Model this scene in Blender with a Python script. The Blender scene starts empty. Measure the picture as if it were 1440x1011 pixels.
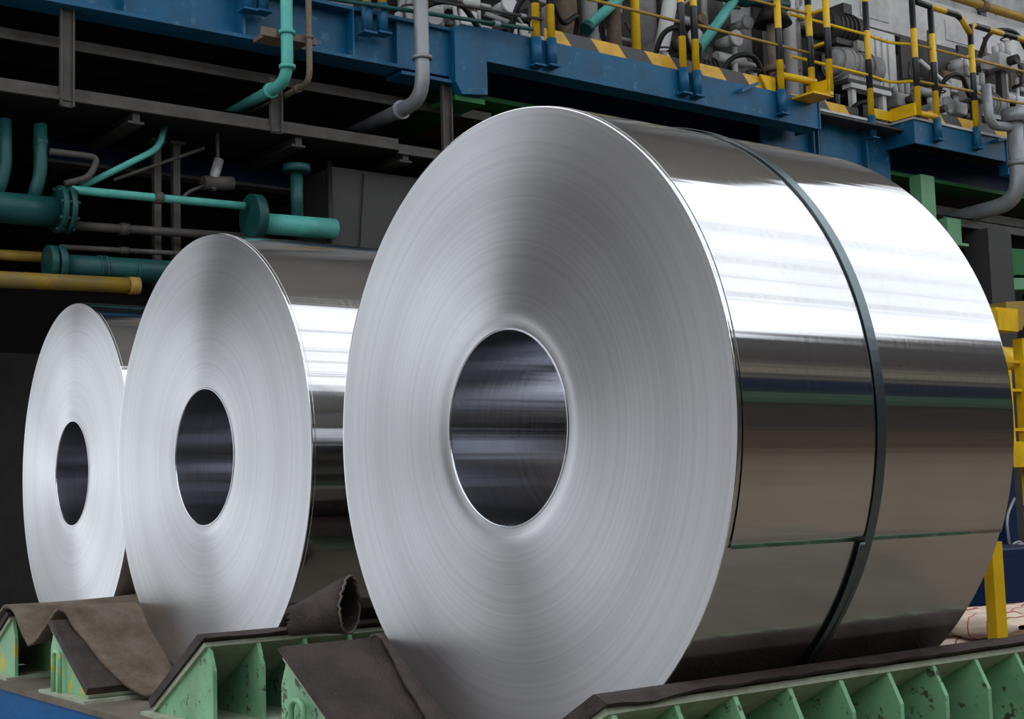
import bpy, math, random
from mathutils import Vector, Matrix
random.seed(7)
R = math.radians
sc = bpy.context.scene
col = sc.collection

# ------------------------------------------------------------------ camera, sky, exposure
cam_d = bpy.data.cameras.new('camera'); cam = bpy.data.objects.new('camera', cam_d); col.objects.link(cam)
CAM = Vector((2.9232, -2.1846, -0.1872)); yaw, pit, rol = R(37.1505), R(5.7118), R(-1.6985)
fw = Vector((-math.cos(yaw)*math.cos(pit), math.sin(yaw)*math.cos(pit), math.sin(pit)))
rt = fw.cross(Vector((0, 0, 1))).normalized(); up = rt.cross(fw)
rt2 = rt*math.cos(rol) + up*math.sin(rol); up2 = -rt*math.sin(rol) + up*math.cos(rol)
m = Matrix((rt2, up2, -fw)).transposed().to_4x4(); m.translation = CAM
cam.matrix_world = m
cam_d.sensor_fit = 'HORIZONTAL'; cam_d.sensor_width = 36.0; cam_d.lens = 36.0*1971.83/1440.0
cam_d.clip_start = 0.05; cam_d.clip_end = 300
sc.camera = cam

w = bpy.data.worlds.new('overcast_sky'); sc.world = w; w.use_nodes = True
bg = w.node_tree.nodes['Background']
bg.inputs['Color'].default_value = (0.90, 0.95, 1.0, 1); bg.inputs['Strength'].default_value = 1.0
sc.view_settings.view_transform = 'Standard'; sc.view_settings.look = 'None'
sc.view_settings.gamma = 1.0; sc.view_settings.use_curve_mapping = False
sc.view_settings.exposure = 0.85

# ------------------------------------------------------------------ materials
MATS = {}
def newmat(name):
    mt = bpy.data.materials.new(name); mt.use_nodes = True
    nt = mt.node_tree; b = nt.nodes['Principled BSDF']; MATS[name] = mt
    return mt, nt, b
def N(nt, typ, **kw):
    n = nt.nodes.new(typ)
    for k, v in kw.items():
        if k.startswith('i_'): n.inputs[k[2:].replace('_', ' ')].default_value = v
        else: setattr(n, k, v)
    return n
def paint(name, c, rough=0.5, c2=None, amount=0.35, scale=6.0, metal=0.0, bump=0.15, chip=None, chip_at=0.68, stretch=(1, 1, 1), spec=0.28):
    """colour broken up by large soiling noise, optional chips showing a second colour, fine bump"""
    mt, nt, b = newmat(name); L = nt.links.new
    tc = N(nt, 'ShaderNodeTexCoord'); mp = N(nt, 'ShaderNodeMapping'); mp.inputs['Scale'].default_value = stretch
    L(tc.outputs['Object'], mp.inputs['Vector'])
    n1 = N(nt, 'ShaderNodeTexNoise', i_Scale=scale, i_Detail=6.0, i_Roughness=0.65); L(mp.outputs[0], n1.inputs['Vector'])
    rp = N(nt, 'ShaderNodeValToRGB'); rp.color_ramp.elements[0].position = 0.38; rp.color_ramp.elements[1].position = 0.66
    if c2 is None: c2 = tuple(x*0.55 for x in c)
    rp.color_ramp.elements[0].color = (*c, 1)
    rp.color_ramp.elements[1].color = (*[a*(1-amount) + d*amount for a, d in zip(c, c2)], 1)
    L(n1.outputs['Fac'], rp.inputs['Fac']); out = rp.outputs['Color']
    if chip:
        n2 = N(nt, 'ShaderNodeTexNoise', i_Scale=scale*4.5, i_Detail=5.0, i_Roughness=0.7); L(mp.outputs[0], n2.inputs['Vector'])
        r2 = N(nt, 'ShaderNodeValToRGB'); r2.color_ramp.elements[0].position = chip_at; r2.color_ramp.elements[1].position = chip_at + 0.05
        L(n2.outputs['Fac'], r2.inputs['Fac'])
        mx = N(nt, 'ShaderNodeMixRGB'); mx.inputs[2].default_value = (*chip, 1)
        L(r2.outputs['Color'], mx.inputs[0]); L(out, mx.inputs[1]); out = mx.outputs[0]
    L(out, b.inputs['Base Color'])
    b.inputs['Roughness'].default_value = rough; b.inputs['Metallic'].default_value = metal; b.inputs['Specular IOR Level'].default_value = spec
    if bump:
        n3 = N(nt, 'ShaderNodeTexNoise', i_Scale=scale*12, i_Detail=4.0); L(mp.outputs[0], n3.inputs['Vector'])
        bp = N(nt, 'ShaderNodeBump', i_Strength=bump, i_Distance=0.01); L(n3.outputs['Fac'], bp.inputs['Height']); L(bp.outputs[0], b.inputs['Normal'])
    return mt
def stripes(name, c1, c2, axis, period, slant=0.0, offset=0.0, rough=0.4):
    """painted hazard bands, a coordinate of the object itself modulo a period"""
    mt, nt, b = newmat(name); L = nt.links.new
    tc = N(nt, 'ShaderNodeTexCoord'); sp = N(nt, 'ShaderNodeSeparateXYZ'); L(tc.outputs['Object'], sp.inputs[0])
    a = sp.outputs[axis]
    if slant:
        ml = N(nt, 'ShaderNodeMath', operation='MULTIPLY_ADD'); L(sp.outputs['Z'], ml.inputs[0]); ml.inputs[1].default_value = slant; L(a, ml.inputs[2]); a = ml.outputs[0]
    ad = N(nt, 'ShaderNodeMath', operation='ADD'); L(a, ad.inputs[0]); ad.inputs[1].default_value = offset + 100*period
    dv = N(nt, 'ShaderNodeMath', operation='DIVIDE'); L(ad.outputs[0], dv.inputs[0]); dv.inputs[1].default_value = period
    fr = N(nt, 'ShaderNodeMath', operation='FRACT'); L(dv.outputs[0], fr.inputs[0])
    gt = N(nt, 'ShaderNodeMath', operation='GREATER_THAN'); L(fr.outputs[0], gt.inputs[0]); gt.inputs[1].default_value = 0.5
    nz = N(nt, 'ShaderNodeTexNoise', i_Scale=9.0, i_Detail=5.0); L(tc.outputs['Object'], nz.inputs['Vector'])
    mx = N(nt, 'ShaderNodeMixRGB'); mx.inputs[1].default_value = (*c1, 1); mx.inputs[2].default_value = (*c2, 1); L(gt.outputs[0], mx.inputs[0])
    rp = N(nt, 'ShaderNodeValToRGB'); rp.color_ramp.elements[0].position = .4; rp.color_ramp.elements[1].position = .75
    rp.color_ramp.elements[0].color = (1, 1, 1, 1); rp.color_ramp.elements[1].color = (.7, .68, .64, 1); L(nz.outputs['Fac'], rp.inputs['Fac'])
    mu = N(nt, 'ShaderNodeMixRGB', blend_type='MULTIPLY'); mu.inputs[0].default_value = 1.0; L(mx.outputs[0], mu.inputs[1]); L(rp.outputs[0], mu.inputs[2])
    L(mu.outputs[0], b.inputs['Base Color']); b.inputs['Roughness'].default_value = rough
    return mt
def steel(name, kind, c=(0.80, 0.80, 0.82), rough=0.3, aniso=0.7, arot=0.0, wave=0.10):
    """rolled strip: 'face' = wound edges seen end-on (concentric), 'wrap' = the strip surface (circumferential rolling lines)"""
    mt, nt, b = newmat(name); L = nt.links.new
    b.inputs['Metallic'].default_value = 1.0
    tg = N(nt, 'ShaderNodeTangent', direction_type='RADIAL', axis='Y'); L(tg.outputs[0], b.inputs['Tangent'])
    b.inputs['Anisotropic'].default_value = aniso; b.inputs['Anisotropic Rotation'].default_value = arot
    tc = N(nt, 'ShaderNodeTexCoord'); sp = N(nt, 'ShaderNodeSeparateXYZ'); L(tc.outputs['Object'], sp.inputs[0])
    if kind == 'face':
        cb = N(nt, 'ShaderNodeCombineXYZ'); L(sp.outputs['X'], cb.inputs['X']); L(sp.outputs['Z'], cb.inputs['Y'])
        ln = N(nt, 'ShaderNodeVectorMath', operation='LENGTH'); L(cb.outputs[0], ln.inputs[0]); rad = ln.outputs['Value']
        n1 = N(nt, 'ShaderNodeTexNoise', noise_dimensions='1D', i_Scale=75.0, i_Detail=2.5, i_Roughness=0.85); L(rad, n1.inputs['W'])
        n2 = N(nt, 'ShaderNodeTexNoise', noise_dimensions='1D', i_Scale=9.0, i_Detail=2.0); L(rad, n2.inputs['W'])
        n3 = N(nt, 'ShaderNodeTexNoise', i_Scale=240.0, i_Detail=2.0); L(tc.outputs['Object'], n3.inputs['Vector'])
        s1 = N(nt, 'ShaderNodeMath', operation='ADD'); L(n1.outputs['Fac'], s1.inputs[0]); L(n2.outputs['Fac'], s1.inputs[1])
        s2 = N(nt, 'ShaderNodeMath', operation='MULTIPLY_ADD'); L(n3.outputs['Fac'], s2.inputs[0]); s2.inputs[1].default_value = .30; L(s1.outputs[0], s2.inputs[2])
        rp = N(nt, 'ShaderNodeMapRange', i_From_Min=0.6, i_From_Max=1.8, i_To_Min=0.80, i_To_Max=1.15); L(s2.outputs[0], rp.inputs['Value'])
        mu = N(nt, 'ShaderNodeVectorMath', operation='SCALE'); mu.inputs[0].default_value = c; L(rp.outputs[0], mu.inputs['Scale']); L(mu.outputs[0], b.inputs['Base Color'])
        bp = N(nt, 'ShaderNodeBump', i_Strength=0.05, i_Distance=0.002); L(n1.outputs['Fac'], bp.inputs['Height']); L(bp.outputs[0], b.inputs['Normal'])
        b.inputs['Roughness'].default_value = rough
    else:
        at = N(nt, 'ShaderNodeMath', operation='ARCTAN2'); L(sp.outputs['Z'], at.inputs[0]); L(sp.outputs['X'], at.inputs[1])
        # flatness waves that run right across the strip (axially), plus fine rolling lines around it
        n1 = N(nt, 'ShaderNodeTexNoise', noise_dimensions='1D', i_Scale=5.5, i_Detail=3.6, i_Roughness=0.55); L(at.outputs[0], n1.inputs['W'])
        n2 = N(nt, 'ShaderNodeTexNoise', noise_dimensions='1D', i_Scale=60.0, i_Detail=3.0, i_Roughness=0.7); L(sp.outputs['Y'], n2.inputs['W'])
        bp = N(nt, 'ShaderNodeBump', i_Strength=wave, i_Distance=0.02); L(n1.outputs['Fac'], bp.inputs['Height']); L(bp.outputs[0], b.inputs['Normal'])
        mr = N(nt, 'ShaderNodeMapRange', i_From_Min=0.3, i_From_Max=0.7, i_To_Min=rough*0.85, i_To_Max=rough*1.15); L(n2.outputs['Fac'], mr.inputs['Value']); L(mr.outputs[0], b.inputs['Roughness'])
        n4 = N(nt, 'ShaderNodeTexNoise', i_Scale=3.0, i_Detail=3.0); L(tc.outputs['Object'], n4.inputs['Vector'])
        m4 = N(nt, 'ShaderNodeMapRange', i_From_Min=0.3, i_From_Max=0.7, i_To_Min=0.93, i_To_Max=1.03); L(n4.outputs['Fac'], m4.inputs['Value'])
        mu = N(nt, 'ShaderNodeVectorMath', operation='SCALE'); mu.inputs[0].default_value = c; L(m4.outputs[0], mu.inputs['Scale']); L(mu.outputs[0], b.inputs['Base Color'])
    return mt

FACE = steel('wound_strip_edges', 'face', (0.63, 0.63, 0.655), 0.40, 0.85, 0.0)
WRAP = steel('rolled_strip', 'wrap', (0.66, 0.66, 0.67), 0.13, 0.88, 0.25)
BORE = steel('bore_strip', 'wrap', (0.60, 0.61, 0.66), 0.20, 0.80, 0.25, 0.05)
STRAP = paint('banding_steel', (0.15, 0.19, 0.205), 0.30, metal=0.9, bump=0, amount=0.2)
MINT = paint('mint_green_paint', (0.26, 0.54, 0.31), 0.5, (0.11, 0.24, 0.14), 0.6, 5.0, chip=(0.08, 0.085, 0.06), chip_at=0.58)
MINTY = paint('mint_paint_yellow_patches', (0.26, 0.54, 0.31), 0.5, (0.14, 0.28, 0.17), 0.5, 2.0, chip=(0.62, 0.46, 0.02), chip_at=0.55)
BARE = paint('bare_plate_edge', (0.42, 0.48, 0.36), 0.5, (0.25, 0.22, 0.16), 0.6, 14.0)
RUBBER = paint('dark_brown_rubber', (0.062, 0.044, 0.038), 0.65, (0.024, 0.017, 0.015), 0.9, 9.0, bump=0.4, chip=(0.085, 0.05, 0.032), chip_at=0.66)
RUST = paint('rusty_tan_rubber', (0.17, 0.135, 0.105), 0.8, (0.085, 0.055, 0.035), 0.9, 6.0, bump=0.5, chip=(0.20, 0.105, 0.045), chip_at=0.62)
FRAY = paint('frayed_fabric_edge', (0.20, 0.17, 0.14), 0.9, scale=30)
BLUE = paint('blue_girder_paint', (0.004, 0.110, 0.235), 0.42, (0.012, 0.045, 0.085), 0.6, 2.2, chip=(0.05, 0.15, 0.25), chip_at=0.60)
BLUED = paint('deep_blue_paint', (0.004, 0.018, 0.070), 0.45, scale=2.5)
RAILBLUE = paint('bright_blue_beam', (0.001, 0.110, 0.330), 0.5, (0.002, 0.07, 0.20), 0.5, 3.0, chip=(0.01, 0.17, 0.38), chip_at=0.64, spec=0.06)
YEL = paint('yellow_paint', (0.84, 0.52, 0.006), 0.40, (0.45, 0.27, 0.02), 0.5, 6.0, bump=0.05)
GRIMYSHADE = paint('shaded_grimy_yellow_paint', (0.26, 0.165, 0.008), 0.5, (0.14, 0.10, 0.05), 0.8, 4.0)  # grimy yellow, darkened further to carry the shade under the walkway
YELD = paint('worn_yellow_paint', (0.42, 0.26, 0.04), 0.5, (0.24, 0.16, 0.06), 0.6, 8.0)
BAND = stripes('black_yellow_post_bands', (0.82, 0.50, 0.008), (0.012, 0.016, 0.018), 'Z', 0.60)
BANDY = stripes('black_yellow_rail_bands', (0.62, 0.38, 0.010), (0.010, 0.014, 0.014), 'Y', 0.50)
TOE = stripes('slanted_hazard_bands', (0.78, 0.43, 0.012), (0.035, 0.036, 0.040), 'Y', 0.60, 0.9)
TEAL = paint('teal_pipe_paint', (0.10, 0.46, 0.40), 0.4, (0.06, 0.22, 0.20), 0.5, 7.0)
TEALD = paint('shaded_teal_paint', (0.012, 0.085, 0.080), 0.4, (0.008, 0.04, 0.04), 0.6, 4.0)  # teal with the walkway's shade put into the colour
GREEN = paint('dark_green_paint', (0.015, 0.14, 0.035), 0.5, scale=3.0)
GREENM = paint('muted_green_paint', (0.10, 0.19, 0.13), 0.6, scale=1.0)
GREENL = paint('pale_green_paint', (0.16, 0.36, 0.20), 0.5, scale=3.0)
GALV = paint('galvanised_pipe', (0.30, 0.32, 0.34), 0.42, (0.18, 0.18, 0.18), 0.6, 5.0, metal=0.3)
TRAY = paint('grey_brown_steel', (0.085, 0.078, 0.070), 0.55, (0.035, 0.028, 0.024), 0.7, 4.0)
BROWNP = paint('rusty_brown_pipe', (0.20, 0.15, 0.11), 0.6, (0.09, 0.05, 0.03), 0.6, 9.0)
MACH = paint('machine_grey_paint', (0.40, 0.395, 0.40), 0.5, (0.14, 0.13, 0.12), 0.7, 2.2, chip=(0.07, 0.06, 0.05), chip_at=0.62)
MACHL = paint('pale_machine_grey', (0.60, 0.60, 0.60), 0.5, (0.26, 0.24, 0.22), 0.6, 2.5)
MACHD = paint('oily_shaded_grey', (0.045, 0.042, 0.040), 0.5, (0.03, 0.026, 0.024), 0.7, 3.0)  # oily grey, taken darker for the shade below the walkway
BLACK = paint('black_rubber', (0.012, 0.012, 0.012), 0.5, bump=0)
WHITE = paint('white_paint', (0.70, 0.70, 0.70), 0.45, scale=4.0, amount=0.3)
DARKW = paint('shade_dark_wall', (0.012, 0.011, 0.011), 0.8, scale=0.8)  # near-black colour standing in for deep shade under the walkway
BOXG = paint('grey_cabinet_paint', (0.050, 0.048, 0.047), 0.55, scale=1.5)
FLOORM = paint('concrete_floor', (0.20, 0.15, 0.105), 0.7, (0.12, 0.09, 0.062), 0.7, 0.8)
DECKM = paint('dusty_brown_plate', (0.17, 0.145, 0.11), 0.75, (0.09, 0.075, 0.055), 0.7, 6.0)
ROOFM = paint('pale_roof_sheet', (0.80, 0.80, 0.77), 0.6, scale=0.6)
WALLM = paint('grey_brown_wall', (0.09, 0.078, 0.072), 0.7, scale=0.7)
BOUNCEM = paint('pale_bounce_concrete', (0.52, 0.51, 0.50), 0.8, scale=0.4)  # pale ground colour for the slabs added to bounce light
WALLG = paint('mid_grey_wall', (0.20, 0.19, 0.18), 0.7, scale=0.6)
CREAM = paint('cream_reflected_band', (0.48, 0.42, 0.32), 0.6, scale=1.0)
SACK = paint('woven_sack', (0.74, 0.60, 0.48), 0.8, (0.48, 0.32, 0.25), 0.6, 9.0, chip=(0.45, 0.20, 0.15), chip_at=0.66, stretch=(1, 1, 5))
SACKRED = paint('red_sack_print', (0.42, 0.12, 0.09), 0.8, scale=9.0)

# ------------------------------------------------------------------ mesh helpers
ORG = {}
class MB:
    def __init__(s): s.v = []; s.f = []; s.s = []
    def add(s, vs, fs, smooth=False):
        n = len(s.v); s.v += [tuple(x) for x in vs]; s.f += [tuple(i+n for i in f) for f in fs]; s.s += [smooth]*len(fs); return s
    def box(s, x0, x1, y0, y1, z0, z1):
        if x0 > x1: x0, x1 = x1, x0
        if y0 > y1: y0, y1 = y1, y0
        if z0 > z1: z0, z1 = z1, z0
        return s.add([(x0,y0,z0),(x1,y0,z0),(x1,y1,z0),(x0,y1,z0),(x0,y0,z1),(x1,y0,z1),(x1,y1,z1),(x0,y1,z1)],
                     [(0,3,2,1),(4,5,6,7),(0,1,5,4),(1,2,6,5),(2,3,7,6),(3,0,4,7)])
    def bbox(s, x0, x1, y0, y1, z0, z1, b):
        """box with chamfered edges"""
        pts = []; cx, cy, cz = (x0+x1)/2, (y0+y1)/2, (z0+z1)/2; hx, hy, hz = (x1-x0)/2, (y1-y0)/2, (z1-z0)/2
        import bmesh
        bm = bmesh.new(); bmesh.ops.create_cube(bm, size=1.0)
        for v in bm.verts: v.co = Vector((cx+v.co.x*2*hx, cy+v.co.y*2*hy, cz+v.co.z*2*hz))
        bmesh.ops.bevel(bm, geom=list(bm.edges), offset=b, segments=2, affect='EDGES', profile=0.5)
        bm.verts.index_update(); s.add([v.co[:] for v in bm.verts], [[v.index for v in f.verts] for f in bm.faces]); bm.free(); return s
    def prism(s, poly, y0, y1):
        """polygon in XZ extruded along Y"""
        n = len(poly); vs = [(x, y0, z) for x, z in poly] + [(x, y1, z) for x, z in poly]
        fs = [tuple(range(n)), tuple(range(2*n-1, n-1, -1))] + [((i+1) % n, i, n+i, n+(i+1) % n) for i in range(n)]
        return s.add(vs, fs)
    def prismx(s, poly, x0, x1):
        """polygon in YZ extruded along X"""
        n = len(poly); vs = [(x0, y, z) for y, z in poly] + [(x1, y, z) for y, z in poly]
        fs = [tuple(range(n)), tuple(range(2*n-1, n-1, -1))] + [((i+1) % n, i, n+i, n+(i+1) % n) for i in range(n)]
        return s.add(vs, fs)
    def sweep(s, pts, r, n=14, caps=True, radii=None):
        pts = [Vector(p) for p in pts]; k = len(pts); base = len(s.v); vs = []
        t0 = (pts[1]-pts[0]).normalized(); a = t0.orthogonal().normalized()
        for i, p in enumerate(pts):
            t = ((pts[min(i+1, k-1)]-pts[max(i-1, 0)])).normalized()
            a = (a - t*a.dot(t)).normalized(); b = t.cross(a); rr = radii[i] if radii else r
            for j in range(n):
                q = 2*math.pi*j/n; vs.append(p + a*math.cos(q)*rr + b*math.sin(q)*rr)
        fs = [(i*n+j, i*n+(j+1) % n, (i+1)*n+(j+1) % n, (i+1)*n+j) for i in range(k-1) for j in range(n)]
        s.add(vs, fs, True)
        if caps:
            s.f.append(tuple(base+j for j in range(n-1, -1, -1))); s.s.append(False)
            s.f.append(tuple(base+(k-1)*n+j for j in range(n))); s.s.append(False)
        return s
    def cyl(s, p0, p1, r, n=18, r1=None):
        return s.sweep([p0, p1], r, n, True, [r, r1 if r1 is not None else r])
    def pipe(s, pts, r, bend=0.12, n=14):
        pts = [Vector(p) for p in pts]; out = [pts[0]]
        for i in range(1, len(pts)-1):
            p = pts[i]; d0 = (pts[i-1]-p); d1 = (pts[i+1]-p); q = min(bend, d0.length*.49, d1.length*.49)
            a = p + d0.normalized()*q; b = p + d1.normalized()*q
            for k in range(7):
                t = k/6; out.append(a*(1-t)**2 + p*2*t*(1-t) + b*t*t)
        out.append(pts[-1]); return s.sweep(out, r, n)
    def grid(s, fn, nu, nv, smooth=True, flip=False):
        vs = [fn(i/nu, j/nv) for i in range(nu+1) for j in range(nv+1)]
        fs = [(i*(nv+1)+j, (i+1)*(nv+1)+j, (i+1)*(nv+1)+j+1, i*(nv+1)+j+1) for i in range(nu) for j in range(nv)]
        if flip: fs = [f[::-1] for f in fs]
        return s.add(vs, fs, smooth)
    def build(s, name, mat, parent=None, label=None):
        if parent is not None: o0 = ORG[parent.name]
        else:
            xs, ys, zs = zip(*s.v); o0 = Vector(((min(xs)+max(xs))/2, (min(ys)+max(ys))/2, min(zs)))
        me = bpy.data.meshes.new(name)
        me.from_pydata([(x-o0.x, y-o0.y, z-o0.z) for x, y, z in s.v], [], s.f)
        for p, q in zip(me.polygons, s.s): p.use_smooth = q
        me.materials.append(mat if not isinstance(mat, str) else MATS[mat]); me.update()
        o = bpy.data.objects.new(name, me); col.objects.link(o)
        if parent is None: o.location = o0
        else: o.parent = parent
        ORG[o.name] = o0.copy()
        if label: o['label'] = label
        return o
def thing(name, label, cat, loc, group=None):
    o = bpy.data.objects.new(name, None); col.objects.link(o); o.location = loc; o.empty_display_size = 0.1
    ORG[o.name] = Vector(loc); o['label'] = label; o['category'] = cat
    if group: o['group'] = group
    return o
def tag(o, label, cat, group=None):
    o['label'] = label; o['category'] = cat
    if group: o['group'] = group
    return o
def struct(o): o['kind'] = 'structure'; return o
def solidify(o, t, off=0):
    md = o.modifiers.new('thickness', 'SOLIDIFY'); md.thickness = t; md.offset = off; return o

# ------------------------------------------------------------------ the hall, with unseen pieces added to shape the light
struct(MB().box(-8.6, 30, -40, 40, -1.75, -1.60).build('floor', FLOORM))
struct(MB().box(-40, -8.6, -40, 40, -1.75, -1.61).build('floor_yard_bounce', BOUNCEM))  # unseen pale ground added to throw light on the coil faces
struct(MB().box(-8.6, -8.4, -14, -6.3, -1.6, 5.5).build('wall_side_light_block', WALLG))  # unseen wall added to darken the right part of the coil faces
struct(MB().box(-8.6, -8.4, -6.3, 0.13, 1.3, 5.5).build('wall_upper_light_block', WALLG))  # unseen wall over the opening, added to keep the side light low
struct(MB().box(-8.6, 0.6, -16, -1.3, -1.60, -1.585).build('floor_bounce_slab', BOUNCEM))  # unseen pale slab added to brighten the lower coil faces
struct(MB().box(-6.5, -6.45, 0.24, 3.8, 2.44, 3.40).build('wall_shade_panel', DARKW))  # dark panel added where there is only shade below the deck
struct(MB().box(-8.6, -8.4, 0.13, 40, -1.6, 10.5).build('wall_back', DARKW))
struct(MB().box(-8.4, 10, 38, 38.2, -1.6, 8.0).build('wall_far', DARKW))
struct(MB().box(-8.4, -5.75, 0.13, 0.23, -1.6, 3.0).build('wall_left_light_block', DARKW)); struct(MB().box(-8.6, -5.75, 0.10, 0.13, -1.6, 3.0).build('wall_left_bounce_panel', WHITE))  # unseen partition added to keep light out, white sheet added to bounce it
struct(MB().prismx([(-11, -1.6), (38, -1.6), (38, 9.0), (9.0, 5.0), (-11, 4.2)], 9.0, 9.2).build('wall_right_reflection', WALLM))  # unseen wall added for coil reflections, top edge sloped to suit them
struct(MB().box(-8.4, 9.0, -11.2, -11, -1.6, 2.6).build('wall_front_light_block', WALLM))  # unseen wall, height set to hold light off the coil faces
struct(MB().box(8.9, 9.0, -10, 38, 2.6, 3.0).build('trim_1', CREAM))  # unseen cream band added as a stripe in the coil reflection
struct(MB().box(8.86, 9.0, -10, 38, 0.75, 1.55).build('trim_2', GREENM))  # unseen green band, added only to be mirrored in the coil
struct(MB().box(8.88, 9.0, -10, 38, 1.7, 2.3).build('trim_3', BLUED))  # unseen blue band added to colour the coil reflection
def slab(poly, z0, z1):
    n = len(poly); return MB().add([(x, y, z0) for x, y in poly] + [(x, y, z1) for x, y in poly], [tuple(range(n-1, -1, -1)), tuple(range(n, 2*n))] + [(i, (i+1) % n, n+(i+1) % n, n+i) for i in range(n)])
struct(slab([(-8.6, -1.7), (0.3, -1.7), (0.3, 8.8), (-4.4, 14.0), (-4.4, 40), (-8.6, 40)], 10.4, 10.55).build('ceiling_light_mask', ROOFM))  # unseen roof, diagonal edge shaped to bound the highlight on the coils

for i, (px_, pz_) in enumerate(((3.6, 10.2), (6.2, 9.8), (7.6, 9.3), (9.0, 8.6))):
    struct(MB().box(px_-.09, px_+.09, -11, 38, pz_, pz_+.25).build('trim_%d' % (20+i), MACHD))  # unseen beams added as dark streaks in the reflected sky
struct(MB().box(8.80, 9.0, -10, 38, -1.6, -0.5).build('trim_30', BROWNP)); struct(MB().box(8.84, 9.0, -10, 38, 1.0, 1.1).build('trim_31', MACHD))  # unseen brown and dark bands added for the lower coil reflection
# ------------------------------------------------------------------ steel coils
RB = 0.254
VS = (0, .001, .004, .012, .05, .15, .4, .6, .85, .95, .988, .997, 1)
def make_coil(loc, rad, width, rot, label, strap_y, tail_deg, seed):
    cx, cy, cz = loc
    t = thing('steel_coil', label, 'steel coil', (cx, cy, cz-rad), 'steel coils in a row on the saddles')
    rnd = random.Random(seed); n = 192; O = Vector((cx, cy, cz))
    def put(o):                                   # parts carry their own origin on the coil's axis
        for v in o.data.vertices: v.co.z -= rad
        o.location.z = rad; return o
    def ring(fn_prof, closed=True):
        mb = MB(); k = len(fn_prof); vs = []
        for i in range(n):
            a = 2*math.pi*i/n
            for r, y in fn_prof: vs.append((cx+r*math.cos(a), cy+y, cz+r*math.sin(a)))
        fs = [(i*k+j, i*k+j+1, ((i+1) % n)*k+j+1, ((i+1) % n)*k+j) for i in range(n) for j in range(k-1)]
        return mb.add(vs, fs, True)
    # wound edges: slightly uneven from wrap to wrap
    def prof(y0, sgn):
        out = []; m_ = 46
        for j in range(m_+1):
            r = RB + 0.006 + (rad-0.004-RB-0.006)*j/m_
            dy = rnd.uniform(-0.00004, 0.00004) + 0.003*math.exp(-((j-0.5)/1.6)**2)
            out.append((r, y0 + sgn*dy))
        return out
    o = put(ring(prof(0.0, 1)).build('end_face', FACE, t, 'brushed wound edges in fine concentric rings'))
    pb = prof(width, -1); put(ring(pb[::-1]).build('end_face', FACE, t))
    put(ring([(rad-0.0040, 0.0), (rad-0.0012, 0.0), (rad, 0.0014), (rad, 0.005), (rad, 0.012), (rad, width*0.25), (rad, width*0.5), (rad, width*0.75), (rad, width-0.012), (rad, width-0.005), (rad, width-0.003), (rad-0.001, width-0.0008), (rad-0.004, width)]).build('outer_wrap', WRAP, t, 'mirror-bright rolled strip'))
    # bore: innermost wrap with its rolled lip
    put(ring([(RB+0.006, width), (RB, width-0.004), (RB, width-0.008), (RB, width*0.5), (RB, 0.008), (RB, 0.004), (RB+0.002, 0.0), (RB+0.006, 0.002)]).build('bore_wall', BORE, t, 'dark mirror-like inside of the bore'))
    # last wrap: lies on the coil, ends in a straight cut edge
    mb = MB(); a1 = R(tail_deg); ya, yb = 0.012, width-0.003
    def tailp(u, v):
        a = a1 + u*R(300); r = rad + 0.0024*(1-u)**14 + 0.0010*(1-u) + 0.0004
        y = ya + (yb-ya)*VS[int(round(v*12))]
        return (cx+r*math.cos(a), cy+y, cz+r*math.sin(a))
    mb.grid(tailp, 160, 12)
    solidify(put(mb.build('sheet_tail', WRAP, t, 'outermost wrap ending in a straight cut edge')), 0.0009)
    # banding strap with its overlapped end
    if strap_y is not None:
        mb = MB(); ws = 0.030; rs = rad + 0.0060
        vs = []
        for i in range(n):
            a = 2*math.pi*i/n
            for dr, dy in ((0, -ws/2), (0.0015, -ws/2), (0.0015, ws/2), (0, ws/2)):
                vs.append((cx+(rs+dr)*math.cos(a), cy+strap_y+dy, cz+(rs+dr)*math.sin(a)))
        fs = [(i*4+j, i*4+(j+1) % 4, ((i+1) % n)*4+(j+1) % 4, ((i+1) % n)*4+j) for i in range(n) for j in range(4)]
        st = put(mb.add(vs, fs, False).build('banding_strap', STRAP, t, 'dark steel banding strap'))
        mb = MB()
        def endp(u, v):
            a = a1 - 0.002 - u*R(42); r = rs + 0.003
            return (cx+r*math.cos(a), cy+strap_y-ws*0.5-0.016+0.010*u+v*ws*0.9, cz+r*math.sin(a)-rad)
        e_ = mb.grid(endp, 24, 1).build('strap_end', STRAP, st)
        solidify(e_, 0.0015)
        e_.location = (0, 0, 0)
        for v in e_.data.vertices: pass
    t.rotation_euler.z = rot
    return t
make_coil((0, 0, 0), 0.8331, 1.003, 0, 'nearest and largest-looking bright steel coil, dark strap round its side', 0.468, -21.5, 1)
make_coil((-1.9932, 0.0694, 0.0076), 0.8407, 1.003, 0, 'middle steel coil of the row, partly hidden behind the nearest coil', None, -120, 2)
make_coil((-3.911, 0.2525, 0.0068), 0.8399, 1.003, R(-2.1), 'farthest steel coil of the row, at the left edge of the photo', None, -120, 3)

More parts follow.
